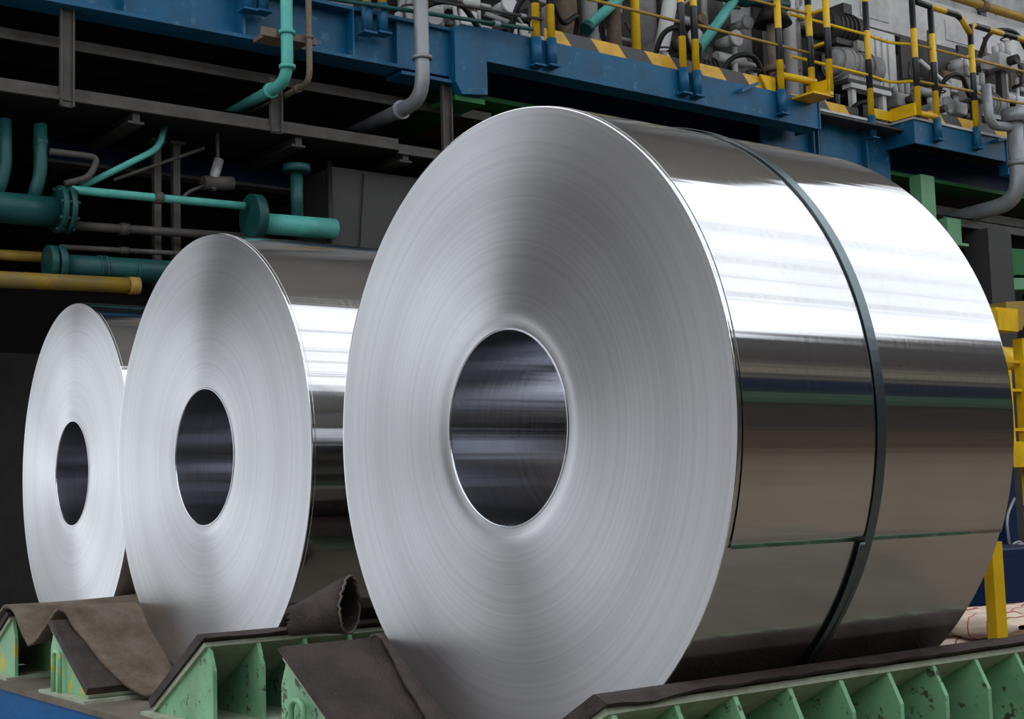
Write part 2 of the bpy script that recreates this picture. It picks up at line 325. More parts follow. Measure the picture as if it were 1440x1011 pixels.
# ------------------------------------------------------------------ base beam carrying the saddles
ZB = -0.885
bb = thing('base_beam', 'long bright blue beam with dusty plate on top, carrying the saddles', 'beam', (-2.5, 0.2, -1.6))
MB().box(-7.4, 1.6, -0.335, 1.45, ZB-0.02, ZB).build('top_plate', DECKM, bb, 'dusty brown plate')
MB().box(-7.4, 1.6, -0.325, -0.300, ZB-0.34, ZB-0.02).build('web', RAILBLUE, bb)
MB().box(-7.4, 1.6, -0.345, -0.18, ZB-0.37, ZB-0.34).build('bottom_flange', RAILBLUE, bb)
MB().box(-7.4, 1.6, 1.40, 1.42, ZB-0.34, ZB-0.02).build('web', RAILBLUE, bb)
for fx in (-6.8, -4.6, -2.4, -0.2, 1.2):
    MB().box(fx-.1, fx+.1, -0.30, 1.40, -1.6, ZB-0.02).build('foot', BLUED, bb)

# ------------------------------------------------------------------ saddles
def saddle(cx, cz, rad, side, slope, ridge, foot, y0, y1, label, padT=0.030, mat=MINT, lug=False, pad_to=None, step=0.18, pad_foot=None):
    """welded wedge: sloped plate under a rubber pad, ribs behind it. side=+1 stands right of its coil. ridge, foot: distances from the coil's axis"""
    s = side; a = R(slope)
    # pad top surface is tangent to the coil
    nx, nz = -s*math.sin(a), math.cos(a)                       # normal of the slope, towards the coil
    def surf(d, off):                                          # d = horizontal distance from coil axis, off = depth below the pad's face
        zc = (math.cos(a)*(-rad*math.cos(a)) + math.sin(a)*(-rad*math.sin(a)) + math.sin(a)*d)/math.cos(a)
        return (cx + s*d - nx*off, cz + zc - nz*off)
    t = thing('coil_saddle', label, 'saddle', (cx+s*(ridge+foot)/2, (y0+y1)/2, ZB), 'green welded saddles under the coils')
    pt = 0.016
    tr, tf = surf(ridge, padT), surf(foot, padT); br, bf = surf(ridge, padT+pt), surf(foot, padT+pt)
    MB().prism([tf, tr, br, bf][::s], y0, y1).build('slope_plate', BARE, t, 'green plate edge with worn paint')
    # ribs
    ry = y0 + 0.012; yy = []
    while ry < y1-0.02: yy.append(ry); ry += step
    ex = cx + s*(ridge+0.055)
    me = None
    for i, y in enumerate(yy):
        top = (br[0]-s*0.004, br[1]); mid = (ex, br[1]-0.075); bot = (ex, ZB+0.012); low = (bf[0], max(bf[1], ZB+0.012)); lw = (bf[0]+s*0.02, ZB+0.012)
        mb = MB().prism([low, top, mid, bot, lw][::s], y, y+0.014)
        MBmat = mat
        mb.build('rib', MBmat, t)
    bx0, bx1 = sorted((cx+s*(foot-0.02), ex+s*0.02))
    MB().box(bx0, bx1, y0-0.03, y1, ZB, ZB+0.012).build('base_plate', BARE, t)
    # rubber pad, a little proud of the plate, folded over at the ridge
    pf = foot if pad_foot is None else pad_foot
    p0, p1 = surf(pf, 0), surf(ridge+0.01, 0); q0, q1 = surf(pf, padT), surf(ridge+0.022, padT*0.9)
    yb = y1 if pad_to is None else pad_to
    rnd = random.Random(int(1000*abs(cx)+s)); K = 40; mb = MB(); vs = []
    for i in range(K+1):
        y = y0-0.010 + (yb-y0+0.012)*i/K; wob = rnd.uniform(-1, 1)*0.0025 - (0.012*math.exp(-((y-y0-0.10)/0.09)**2) if s > 0 and cx > -0.5 else 0)
        vs += [(p0[0], y, p0[1]), (p1[0]-s*0.02, y, p1[1]-0.006), (p1[0], y, p1[1]-0.010), (q1[0], y, q1[1]+wob), (q0[0], y, q0[1])]
    fs = [(i*5+j, i*5+(j+1) % 5, (i+1)*5+(j+1) % 5, (i+1)*5+j) for i in range(K) for j in range(5)] + [tuple(range(4, -1, -1)), tuple(K*5+j for j in range(5))]
    if s < 0: fs = [f[::-1] for f in fs]
    mb.add(vs, fs).build('rubber_pad', RUBBER, t, 'dark brown rubber pad')
    if lug:
        lx = cx + s*(ridge-0.085); zz = ZB+0.012; yy0 = y0-0.014
        MB().pipe([(lx-0.035, yy0, zz), (lx-0.035, yy0, zz+0.155), (lx+0.035, yy0, zz+0.155), (lx+0.035, yy0, zz)], 0.009, 0.034, 10).build('lifting_lug', mat, t, 'bent bar lifting lug')
    return t
C1, C2, C3 = (0, 0, 0.8331), (-1.9932, 0.0076, 0.8407), (-3.911, 0.0068, 0.8399)
saddle(C1[0], C1[1], C1[2], 1, 29.2, 0.64, 0.22, -0.25, 1.55, 'long ribbed green saddle in the right foreground, under the nearest coil')
saddle(C1[0], C1[1], C1[2], -1, 31.0, 0.66, 0.235, -0.295, 1.30, 'green saddle with a wide bare brown pad, left of the nearest coil', lug=True)
saddle(C2[0], C2[1], C2[2], 1, 30.5, 0.645, 0.23, -0.235, 1.30, 'open-backed green saddle right of the middle coil, hollow bays facing out', step=0.172)
saddle(C2[0], C2[1], C2[2], -1, 29.4, 0.63, 0.225, -0.28, 1.30, 'green saddle with a bent bar lug and yellow smears, left of the middle coil', lug=True, mat=MINTY, pad_to=-0.10)
saddle(C3[0], C3[1], C3[2], 1, 29.4, 0.64, 0.225, -0.25, 1.30, 'yellow-smeared green saddle at the left edge of the photo', mat=MINTY, pad_to=-0.15)

# ------------------------------------------------------------------ loose rubber mats
def smooth_path(ctrl, n):
    """Catmull-Rom through control points"""
    P = [Vector(c) for c in ctrl]; P = [P[0]*2-P[1]] + P + [P[-1]*2-P[-2]]; out = []
    k = len(P)-3
    for i in range(n+1):
        u = i/n*k; j = min(int(u), k-1); t = u-j; a, b, c, d = P[j:j+4]
        out.append(0.5*((2*b) + (c-a)*t + (2*a-5*b+4*c-d)*t*t + (3*b-a-3*c+d)*t**3))
    return out
def mat_sheet(name, ctrl_front, ctrl_back, material, label, thick, nu=60, nv=16, wav=0.006, seed=1, fray=0.6):
    A = smooth_path(ctrl_front, nu); B = smooth_path(ctrl_back, nu); rnd = random.Random(seed)
    ph = [rnd.uniform(0, 6) for _ in range(4)]
    def fn(u, v):
        i = min(int(round(u*nu)), nu); p = A[i]*(1-v) + B[i]*v
        d = wav*(math.sin(9*u+ph[0]+5*v) + 0.6*math.sin(21*u+ph[1]-7*v))*min(1, 4*v)
        return (p.x, p.y + (fray*(0.008*math.sin(23*u+ph[2]) + 0.004*math.sin(57*u+ph[3])) if v < 1e-6 else 0), p.z + d)
    o = MB().grid(fn, nu, nv).build(name, material)
    solidify(o, thick, 0)
    return tag(o, label, 'rubber mat')
mat_sheet('rubber_mat', [(-3.46,-.27,-.695), (-3.34,-.27,-.620), (-3.23,-.275,-.575), (-3.12,-.275,-.605), (-2.96,-.275,-.705), (-2.90,-.272,-.712), (-2.80,-.265,-.655), (-2.69,-.25,-.577), (-2.60,-.24,-.572), (-2.52,-.225,-.645), (-2.36,-.195,-.742), (-2.24,-.16,-.810), (-2.10,-.12,-.868)],
          [(-3.46,.62,-.715), (-3.34,.62,-.648), (-3.22,.62,-.578), (-3.12,.62,-.545), (-3.00,.62,-.535), (-2.90,.62,-.535), (-2.80,.60,-.538), (-2.70,.58,-.550), (-2.60,.56,-.590), (-2.52,.55,-.672), (-2.36,.55,-.760), (-2.24,.55,-.826), (-2.10,.55,-.872)],
          RUST, 'tan rust-stained rubber mat sagging between the two farther coils', 0.014, nu=72, wav=0.004, seed=4)
mat_sheet('rubber_mat', [(-0.78,.02,-.66), (-0.70,.01,-.577), (-0.60,-.01,-.590), (-0.52,-.03,-.636), (-0.40,-.05,-.712), (-0.26,-.07,-.796)],
          [(-0.84,.9,-.64), (-0.74,.9,-.572), (-0.62,.9,-.584), (-0.52,.9,-.640), (-0.40,.9,-.714), (-0.26,.9,-.796)],
          RUBBER, 'dark mat hugging the lower left of the nearest coil', 0.012, wav=0.002, seed=9, fray=0.25)
# curled mat: an open roll lying behind the saddle ridge
def roll():
    P0, P1 = Vector((-1.235, 0.035, -0.560)), Vector((-1.075, 0.150, -0.540))
    ax = (P1-P0).normalized(); e1 = Vector((0, 0, 1)) - ax*ax.z; e1.normalize(); e2 = ax.cross(e1)
    rnd = random.Random(3); jit = [rnd.uniform(-.008, .012) for _ in range(65)]
    def fn(u, v):
        a = R(-70) + R(400)*u; rr = 0.040 + 0.048*v**1.3 + 0.006*u + 0.004*math.sin(3*a+2*v)
        c = P0.lerp(P1, v) + Vector((0, 0, 0.028*v))
        p = c + e1*rr*1.0*math.cos(a) + e2*rr*0.82*math.sin(a)
        if v > 0.99: p += ax*(jit[int(u*64)] *0.5 + 0.012*math.cos(a))
        if v < 0.01: p -= ax*(jit[int(u*64)])
        return p[:]
    t = thing('rolled_mat', 'curled-up rubber mat with frayed open end between middle and nearest coils', 'rubber mat', (-1.10, 0.13, -0.60))
    solidify(MB().grid(fn, 64, 12).build('curled_sheet', RUBBER, t), 0.010)
    rim = [Vector(fn(i/64, 1.0)) for i in range(65)]
    MB().sweep([p+ax*.002 for p in rim], 0.0048, 6).build('frayed_rim', FRAY, t, 'pale frayed fabric edge')
roll()

# ------------------------------------------------------------------ things right of and behind the nearest coil
t = thing('guide_post', 'short yellow post with slanted top beside the nearest coil', 'post', (0.625, 1.19, -0.63))
MB().prismx([(1.166, -0.63), (1.214, -0.63), (1.214, -0.340), (1.195, -0.340), (1.166, -0.372)], 0.605, 0.635).build('post', YEL, t)
MB().box(0.60, 0.64, 1.16, 1.22, -0.640, -0.628).build('foot_plate', YEL, t)

def sack(x, y, z, l, d, h, label, rz):
    def fn(u, v):
        a = 2*math.pi*v; q = abs(2*u-1); e = (1-q**5)**0.5 if q < 1 else 0
        sg = lambda c, p: math.copysign(abs(c)**p, c)
        lx = (u-0.5)*l; cy_ = sg(math.cos(a), 0.55)*d/2*(0.35+0.65*e); cz_ = sg(math.sin(a), 0.6)*h/2*(0.18+0.82*e)
        wob = 0.006*math.sin(17*u+5*x)+0.004*math.sin(9*v*6.28+3*y)
        X, Y_ = lx, cy_
        return (x + X*math.cos(rz)-Y_*math.sin(rz), y + X*math.sin(rz)+Y_*math.cos(rz), z + h/2 + cz_ + wob*e)
    t = thing('sack', label, 'sack', (x, y, z), 'filled sacks piled behind the nearest coil')
    MB().grid(fn, 14, 20).build('bag', SACK, t)
    for k in (-0.30, -0.1, 0.1, 0.30, 0.42):
        pts = []
        for j in range(21):
            p = Vector(fn(0.5+k, j/20)); c = Vector((x + k*l*math.cos(rz), y + k*l*math.sin(rz), z+h/2)); pts.append(c + (p-c)*1.01)
        MB().sweep(pts, 0.003, 5, False).build('seam', SACKRED, t, 'red printed band')
SK = [(3.36, -0.975, 'cream sack at the left end of the lower row, half hidden by the nearest coil'), (3.63, -0.975, 'middle cream sack of the lower row, below the yellow post'), (3.90, -0.975, 'right-hand cream sack of the lower row'),
      (3.34, -0.862, 'cream sack at the left end of the upper row, left of the yellow post'), (3.61, -0.858, 'middle cream sack of the upper row, right behind the yellow post'), (3.88, -0.864, 'right-hand cream sack of the upper row at the photo edge')]
for i, (y, z, lb) in enumerate(SK): sack(-0.95, y, z, 0.50, 0.262, 0.112, lb, R((3, -2, 1, -3, 4, -1)[i]))
t = thing('pallet', 'low timber pallet under the cream sacks', 'pallet', (-0.95, 3.7, -1.6))
for k in range(5): MB().box(-1.35+.2*k, -1.2+.2*k, 3.0, 4.6, -1.00, -0.975).build('slat', BROWNP, t)
for yy in (3.05, 3.75, 4.45): MB().box(-1.35, -.4, yy, yy+.1, -1.6, -1.0).build('bearer', BROWNP, t)

t = thing('machine_column', 'deep blue upright column at the right edge behind the nearest coil', 'column', (-4.0, 8.25, -1.6))
MB().box(-4.06, -3.94, 8.12, 8.24, -1.6, 0.15).build('upright', BLUED, t)
MB().box(-4.15, -3.85, 8.0, 8.36, -1.6, -1.56).build('foot_plate', BLUED, t)
MB().box(-4.05, -3.95, 8.24, 9.4, -0.42, -0.36).build('cross_bar', MACHD, t)
t = thing('hose_coil', 'small looped grey hose hanging beside the blue column', 'hose', (-3.8, 7.95, -1.0))
for k, (rr, dx) in enumerate(((0.13, 0), (0.11, 0.02))):
    MB().sweep([(-3.80+dx, 8.02+rr*math.cos(q*.2618), -0.78+rr*math.sin(q*.2618)) for q in range(25)], 0.012, 8, False).build('loop', GALV, t)
MB().pipe([(-3.79, 7.90, -0.76), (-3.79, 7.86, -0.45), (-3.86, 8.1, -0.30)], 0.012).build('tail', GALV, t)
t = thing('electrical_cabinet', 'deep blue cabinet low behind the sacks', 'cabinet', (-3.2, 6.6, -1.6))
MB().bbox(-3.6, -2.9, 6.3, 7.0, -1.55, -0.62, 0.02).build('body', BLUED, t)
MB().box(-2.9, -2.885, 6.36, 6.94, -1.45, -0.70).build('door', BLUED, t)
MB().box(-3.55, -2.95, 6.35, 6.95, -1.6, -1.55).build('plinth', MACHD, t)
# yellow guard frame on the far right
t = thing('guard_frame', 'yellow guard frame of posts and thin bars at the right edge', 'guard rail', (-4.5, 9.3, -1.6))
MB().box(-4.55, -4.45, 9.28, 9.40, -1.6, 1.15).build('post', YEL, t)
MB().box(-4.55, -4.45, 9.00, 9.08, 0.2, 0.85).build('post', YEL, t)
MB().box(-4.60, -4.40, 8.85, 9.16, 1.20, 1.38).build('bracket', YEL, t)
MB().box(-4.58, -4.42, 8.85, 9.20, 1.38, 1.41).build('cap_plate', YEL, t)
for z in (0.66, 0.30, 0.92): MB().box(-4.52, -4.48, 9.0, 10.4, z, z+.025).build('bar', YEL, t)
MB().box(-4.6, -4.4, 8.95, 10.2, -0.03, 0.20).build('kick_plate', YEL, t)
MB().prismx([(8.95, .20), (9.16, .20), (8.95, .36)], -4.6, -4.58).build('gusset', YEL, t)
t = thing('roller', 'yellow-ended dark roller behind the guard frame', 'roller', (-5.2, 10.2, 0))
MB().cyl((-5.2, 9.6, 1.05), (-5.2, 11.2, 1.05), 0.12).build('drum', MACHD, t)
MB().cyl((-5.2, 9.9, 1.05), (-5.2, 10.2, 1.05), 0.135).build('collar', YEL, t)
MB().box(-5.3, -5.1, 10.5, 10.7, -1.6, 1.0).build('stand', MACHD, t)
MB().prismx([(10.05, 1.62), (10.5, 1.66), (10.3, 1.35), (10.1, 1.35)], -5.3, -5.1).build('hopper', YELD, t)

# ------------------------------------------------------------------ raised walkway: girders
XA = -5.6
g = thing('girder', 'stiffened blue girder at the upper left, ending in a deep post', 'girder', (XA, 1.9, 3.0))
MB().box(XA-.14, XA-.12, -1.2, 3.86, 3.05, 3.40).build('web', BLUE, g)
MB().box(XA-.24, XA, -1.2, 3.34, 3.02, 3.045).build('bottom_flange', BLUE, g)
MB().box(XA-.24, XA-.02, 3.34, 3.80, 2.985, 3.01).build('bottom_flange', BLUE, g)
MB().box(XA-.24, XA-.02, -1.2, 4.05, 3.395, 3.42).build('top_flange', BLUE, g)
for y in (0.3, 1.2, 2.05, 2.92): MB().box(XA-.12, XA-.01, y, y+.015, 3.045, 3.395).build('stiffener', BLUE, g)
for y0, y1 in ((2.06, 2.24), (2.94, 3.20), (3.33, 3.84)): MB().box(XA-.12, XA-.06, y0, y1, 3.045, 3.395).build('cover_plate', BLUE, g)
MB().prismx([(3.80, 2.99), (3.86, 2.90), (4.10, 2.93), (4.10, 3.46), (3.86, 3.44), (3.80, 3.42)], XA-.22, XA+.02).build('end_post', BLUE, g)
g = thing('girder', 'flat blue girder under the hazard board at top centre', 'girder', (XA, 6.0, 3.2))
MB().box(XA-.03, XA, 4.10, 7.98, 3.21, 3.465).build('web', BLUE, g)
MB().box(XA-.20, XA+.006, 4.10, 7.98, 3.20, 3.215).build('bottom_flange', BLUE, g)
MB().box(XA-.20, XA-.001, 4.10, 7.98, 3.455, 3.475).build('top_flange', BLUE, g)
MB().box(XA-.30, XA+.01, 7.98, 8.0, 3.20, 3.48).build('end_plate', BLUE, g)
MB().prismx([(6.88, 3.40), (7.10, 3.50), (7.10, 3.47), (6.88, 3.37)], XA, XA+.08).build('bracket', BLUE, g)
g = thing('girder', 'recessed blue girder right of the flat one, with pale top lip', 'girder', (-5.95, 8.8, 2.9))
MB().box(-6.0, -5.97, 7.6, 9.5, 2.95, 3.50).build('web', BLUE, g)
MB().box(-6.1, -5.88, 7.6, 9.45, 3.50, 3.525).build('top_lip', MACHL, g)
for y in (8.25, 8.32, 9.05): MB().box(-5.97, -5.90, y, y+.02, 2.95, 3.5).build('stiffener', BLUE, g)
MB().box(-5.97, -5.945, 8.40, 8.70, 3.0, 3.45).build('cover_plate', BLUE, g)
g = thing('platform_box', 'protruding blue platform edge at the upper right with dark underside', 'girder', (-5.8, 10.4, 3.2))
MB().box(XA-.025, XA, 9.43, 11.6, 3.26, 3.50).build('edge_beam', BLUE, g); MB().box(-6.1, XA-.025, 9.43, 9.455, 3.26, 3.50).build('end_web', BLUE, g); MB().box(-6.1, XA-.025, 9.455, 11.6, 3.40, 3.42).build('shade_soffit', DARKW, g)  # underside sheet coloured near-black in place of its shade
MB().box(-6.1, XA+.02, 9.41, 11.6, 3.50, 3.525).build('lip', MACHL, g)
MB().box(XA-.10, XA+.01, 11.0, 11.6, 3.12, 3.50).build('end_bracket', BLUE, g)
MB().prismx([(10.75, 3.46), (11.05, 3.52), (11.05, 3.50), (10.75, 3.43)], XA, XA+.08).build('bracket', BLUE, g)
# deep beam and green flange behind
g = thing('support_beam', 'dark blue deep beam with green lower flange behind the walkway edge', 'beam', (-6.2, 7.5, 2.9))
MB().box(-6.22, -6.18, 3.7, 14.0, 3.09, 3.45).build('web', BLUED, g)
MB().box(-6.36, -6.05, 3.7, 14.0, 3.05, 3.09).build('flange', GREEN, g)
g = thing('cross_beam', 'dark green beam end running back under the girder post', 'beam', (-6.6, 3.95, 2.8))
MB().box(-7.8, -5.62, 3.82, 4.10, 2.86, 2.90).build('flange', GREEN, g)
MB().box(-7.8, -5.66, 3.94, 3.98, 2.90, 3.05).build('web', GREEN, g)
# deck
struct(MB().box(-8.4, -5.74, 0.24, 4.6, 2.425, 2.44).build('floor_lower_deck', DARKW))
struct(MB().box(-8.4, -5.72, -3, 16, 3.405, 3.425).build('floor_walkway', MACHD))

# under-walkway trays, hangers
def lbar(name, x, y0, y1, z0, z1, mat, label, cat='rail'):
    t = thing(name, label, cat, (x, (y0+y1)/2, z0))
    MB().box(x-.012, x, y0, y1, z0, z1).build('upright_leg', mat, t)
    MB().box(x-.12, x, y0, y1, z1-.012, z1).build('flat_leg', mat, t)
    MB().box(x, x+.02, y0, y1, z0, z0+.03).build('lip', mat, t)
    return t
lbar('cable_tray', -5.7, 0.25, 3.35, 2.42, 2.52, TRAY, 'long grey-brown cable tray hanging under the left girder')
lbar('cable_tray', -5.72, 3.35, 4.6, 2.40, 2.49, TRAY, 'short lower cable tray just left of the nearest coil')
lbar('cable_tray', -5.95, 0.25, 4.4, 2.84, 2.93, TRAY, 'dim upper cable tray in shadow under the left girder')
def hanger(y, z0, z1, lb):
    t = thing('tray_hanger', lb, 'hanger', (-5.68, y, z0), 'hangers of the cable trays')
    MB().box(-5.70, -5.69, y-.045, y+.045, z0, z1).build('web', TRAY, t)
    for s in (-1, 1): MB().box(-5.69, -5.665, y+s*.04-.006, y+s*.04+.006, z0, z1).build('side_lip', TRAY, t)
hanger(0.85, 2.38, 3.02, 'leftmost steel hanger holding the long cable tray')
hanger(2.33, 2.41, 2.80, 'steel hanger of the cable tray just below the teal pipe bend')
hanger(3.78, 2.44, 3.0, 'steel hanger of the cable tray beside the nearest coil')
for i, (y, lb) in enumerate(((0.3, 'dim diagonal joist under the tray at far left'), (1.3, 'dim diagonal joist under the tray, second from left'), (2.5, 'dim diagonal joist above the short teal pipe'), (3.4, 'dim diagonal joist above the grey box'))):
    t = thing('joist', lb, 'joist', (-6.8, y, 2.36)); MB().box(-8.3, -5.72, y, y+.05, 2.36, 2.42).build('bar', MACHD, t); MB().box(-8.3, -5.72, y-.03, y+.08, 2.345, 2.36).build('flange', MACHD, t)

# ------------------------------------------------------------------ pipes hanging off the walkway
def drop(name, x, y, ztop, zb, r, xend, zend, mat, label, clamps=(), joint=None):
    t = thing(name, label, 'pipe', (x, y, zb))
    MB().pipe([(x, y, ztop), (x, y, zb), (xend, y, zend)], r, 3.0*r+.03).build('tube', mat, t)
    for z in clamps: MB().cyl((x, y, z-.012), (x, y, z+.012), r*1.35).build('collar', mat, t)
    d = (Vector((xend, y, zend))-Vector((x, y, zb))).normalized(); p = Vector((x, y, zb))+d*(4*r+.08)
    MB().cyl(p-d*.02, p+d*.02, r*1.3).build('joint_ring', mat, t)
    return t
drop('drain_pipe', -5.35, 2.245, 4.2, 2.68, 0.042, -6.46, 2.67, TEAL, 'pale teal pipe dropping past the left girder then bending back', (3.02, 2.78))
drop('drain_pipe', -5.35, 2.415, 4.2, 2.70, 0.022, -6.46, 2.69, BROWNP, 'thin brown pipe next to the pale teal one', (3.02,))
drop('drain_pipe', -5.35, 3.345, 4.4, 2.72, 0.055, -6.46, 2.70, GALV, 'thick grey pipe dropping in front of the left girder', (3.03,))
t = thing('pipe_bracket', 'small rusty clamp bar holding the teal and brown pipes', 'bracket', (-5.38, 2.33, 3.0)); MB().box(-5.42, -5.395, 2.08, 2.19, 2.99, 3.05).build('plate', BROWNP, t); MB().box(-5.42, -5.395, 2.30, 2.50, 2.99, 3.04).build('plate', BROWNP, t); MB().box(-5.6, -5.42, 2.12, 2.46, 3.0, 3.03).build('arm', BROWNP, t)
t = thing('drain_pipe', 'branched grey pipe at the far right edge bending under the platform', 'pipe', (-5.35, 10.8, 2.7))
MB().pipe([(-5.35, 10.80, 3.72), (-5.35, 10.80, 2.76), (-7.4, 10.80, 2.66)], 0.085, 0.28).build('tube', GALV, t)
MB().pipe([(-5.35, 10.80, 3.55), (-5.38, 10.40, 3.52), (-5.38, 10.38, 3.95)], 0.05, 0.14).build('branch', GALV, t)
MB().cyl((-5.35, 10.80, 3.14), (-5.35, 10.80, 3.19), 0.105).build('collar', GALV, t)
MB().cyl((-5.35, 10.80, 3.60), (-5.35, 10.80, 3.74), 0.13).build('hub', GALV, t)
# left: teal headers
t = thing('header_pipe', 'shade-darkened teal header with end flange and two risers at the left edge', 'pipe', (-5.9, 0.6, 1.6))
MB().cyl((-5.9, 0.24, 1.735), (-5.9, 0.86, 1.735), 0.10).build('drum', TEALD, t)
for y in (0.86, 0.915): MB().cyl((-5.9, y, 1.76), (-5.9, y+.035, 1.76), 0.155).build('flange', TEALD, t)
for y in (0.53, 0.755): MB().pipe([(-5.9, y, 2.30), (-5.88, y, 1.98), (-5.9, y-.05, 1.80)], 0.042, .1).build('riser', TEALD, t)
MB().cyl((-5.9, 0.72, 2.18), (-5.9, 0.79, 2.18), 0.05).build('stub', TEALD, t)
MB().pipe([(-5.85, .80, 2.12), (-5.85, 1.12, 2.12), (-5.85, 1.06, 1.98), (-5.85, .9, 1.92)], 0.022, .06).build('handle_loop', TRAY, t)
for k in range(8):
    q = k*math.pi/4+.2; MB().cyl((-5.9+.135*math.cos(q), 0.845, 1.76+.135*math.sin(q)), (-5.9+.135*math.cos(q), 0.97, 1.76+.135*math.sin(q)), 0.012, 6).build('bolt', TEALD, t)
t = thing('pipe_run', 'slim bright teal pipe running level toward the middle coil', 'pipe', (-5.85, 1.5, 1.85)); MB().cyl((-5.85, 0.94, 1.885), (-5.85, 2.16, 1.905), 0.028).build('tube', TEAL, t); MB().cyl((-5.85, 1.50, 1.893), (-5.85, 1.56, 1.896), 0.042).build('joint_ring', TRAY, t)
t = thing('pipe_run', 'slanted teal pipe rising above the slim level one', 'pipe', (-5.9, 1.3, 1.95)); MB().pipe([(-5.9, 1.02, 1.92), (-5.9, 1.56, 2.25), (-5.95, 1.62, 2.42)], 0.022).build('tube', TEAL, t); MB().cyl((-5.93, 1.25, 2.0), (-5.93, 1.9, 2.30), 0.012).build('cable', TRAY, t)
t = thing('pipe_run', 'shade-darkened teal flanged cylinder low at the left behind the coils', 'pipe', (-5.9, 1.3, 1.3))
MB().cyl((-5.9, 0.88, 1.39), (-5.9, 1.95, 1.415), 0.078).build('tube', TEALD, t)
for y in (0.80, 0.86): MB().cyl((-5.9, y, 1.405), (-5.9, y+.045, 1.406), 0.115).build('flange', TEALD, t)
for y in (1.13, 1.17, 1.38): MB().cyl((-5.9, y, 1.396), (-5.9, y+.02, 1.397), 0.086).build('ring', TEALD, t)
t = thing('pipe_run', 'thick yellow pipe at the left edge below the teal cylinder', 'pipe', (-5.8, 0.7, 1.2)); MB().cyl((-5.8, 0.24, 1.255), (-5.8, 1.37, 1.28), 0.052).build('tube', GRIMYSHADE, t); MB().cyl((-5.8, 1.30, 1.278), (-5.8, 1.37, 1.28), 0.058).build('end_ring', YELD, t)
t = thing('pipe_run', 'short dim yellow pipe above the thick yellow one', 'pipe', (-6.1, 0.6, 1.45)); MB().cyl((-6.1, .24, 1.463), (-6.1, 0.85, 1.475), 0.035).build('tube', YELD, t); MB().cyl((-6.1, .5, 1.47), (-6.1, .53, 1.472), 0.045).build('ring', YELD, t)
for z, r, lb in ((1.67, 0.03, 'dim grey conduit under the slim teal pipe'), (1.525, 0.018, 'thin dim conduit just above the low teal cylinder')):
    t = thing('conduit', lb, 'conduit', (-5.95, 1.5, z)); MB().cyl((-5.95, 0.9, z), (-5.95, 2.3, z+.04), r).build('tube', TRAY, t); MB().cyl((-5.95, 1.3, z+.01), (-5.95, 1.36, z+.012), r*1.4).build('sleeve', TRAY, t)
t = thing('pipe_spool', 'bright mint teal pipe spool with upright branch over the middle coil', 'pipe', (-5.85, 2.55, 1.7))
MB().cyl((-5.85, 2.29, 1.795), (-5.85, 2.88, 1.81), 0.075).build('tube', TEAL, t)
MB().cyl((-5.87, 2.585, 1.83), (-5.87, 2.585, 2.20), 0.045).build('branch', TEALD, t)
MB().cyl((-5.87, 2.585, 2.20), (-5.87, 2.585, 2.25), 0.10).build('branch_flange', TEALD, t)
MB().cyl((-5.85, 2.20, 1.83), (-5.85, 2.27, 1.832), 0.165).build('end_flange', TEALD, t)
MB().cyl((-5.85, 2.27, 1.832), (-5.85, 2.30, 1.832), 0.085).build('neck', TEAL, t)
t = thing('control_box', 'plain grey box behind the nearest coil, under the trays', 'cabinet', (-5.9, 3.5, 1.2))
MB().prism([(-6.5, 1.2), (-5.95, 1.2), (-5.95, 2.30), (-6.5, 2.30)][::-1], 2.92, 4.4).build('body', BOXG, t)
MB().prismx([(3.10, 1.22), (4.38, 1.22), (4.38, 2.28), (3.19, 2.28)], -5.95, -5.93).build('front_panel', BOXG, t)
MB().cyl((-5.9, 2.87, 1.2), (-5.9, 2.87, 2.32), 0.022).build('conduit', BLACK, t)
MB().box(-6.4, -6.0, 3.0, 3.1, -1.6, 1.2).build('leg', MACHD, t); MB().box(-6.4, -6.0, 4.2, 4.3, -1.6, 1.2).build('leg', MACHD, t)
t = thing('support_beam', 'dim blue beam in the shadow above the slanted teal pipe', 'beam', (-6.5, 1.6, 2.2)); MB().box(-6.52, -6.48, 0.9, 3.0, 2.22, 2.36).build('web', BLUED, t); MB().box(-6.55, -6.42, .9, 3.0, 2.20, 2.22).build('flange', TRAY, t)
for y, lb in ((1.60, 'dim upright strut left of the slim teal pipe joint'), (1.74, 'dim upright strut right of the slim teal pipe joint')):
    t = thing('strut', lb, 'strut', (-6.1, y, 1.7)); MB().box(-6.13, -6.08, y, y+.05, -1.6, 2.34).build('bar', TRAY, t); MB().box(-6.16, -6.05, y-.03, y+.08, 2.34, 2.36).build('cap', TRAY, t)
t = thing('valve', 'small pale valve body near the slanted pipe, lit at its edge', 'valve', (-5.95, 2.0, 2.05))
MB().cyl((-5.95, 1.96, 2.02), (-5.95, 2.02, 2.24), 0.035).build('body', GALV, t); MB().cyl((-5.95, 1.90, 2.06), (-5.95, 2.12, 2.08), 0.05).build('flange', TRAY, t); MB().box(-5.96, -5.94, 2.0, 2.02, 2.2, 2.426).build('hanger_rod', TRAY, t); MB().pipe([(-5.95, 1.95, 2.06), (-5.95, 1.78, 1.98), (-5.95, 1.72, 1.9)], 0.012).build('arm', TRAY, t)
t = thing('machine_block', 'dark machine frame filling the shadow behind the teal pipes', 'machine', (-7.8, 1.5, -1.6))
MB().box(-8.2, -7.5, .3, 3.0, -1.6, 1.0).build('body', MACHD, t); MB().box(-8.1, -7.6, .35, 2.4, 1.0, 1.5).build('upper_body', DARKW, t); MB().box(-7.5, -7.46, .5, 1.2, -.9, .3).build('hatch', MACHD, t)

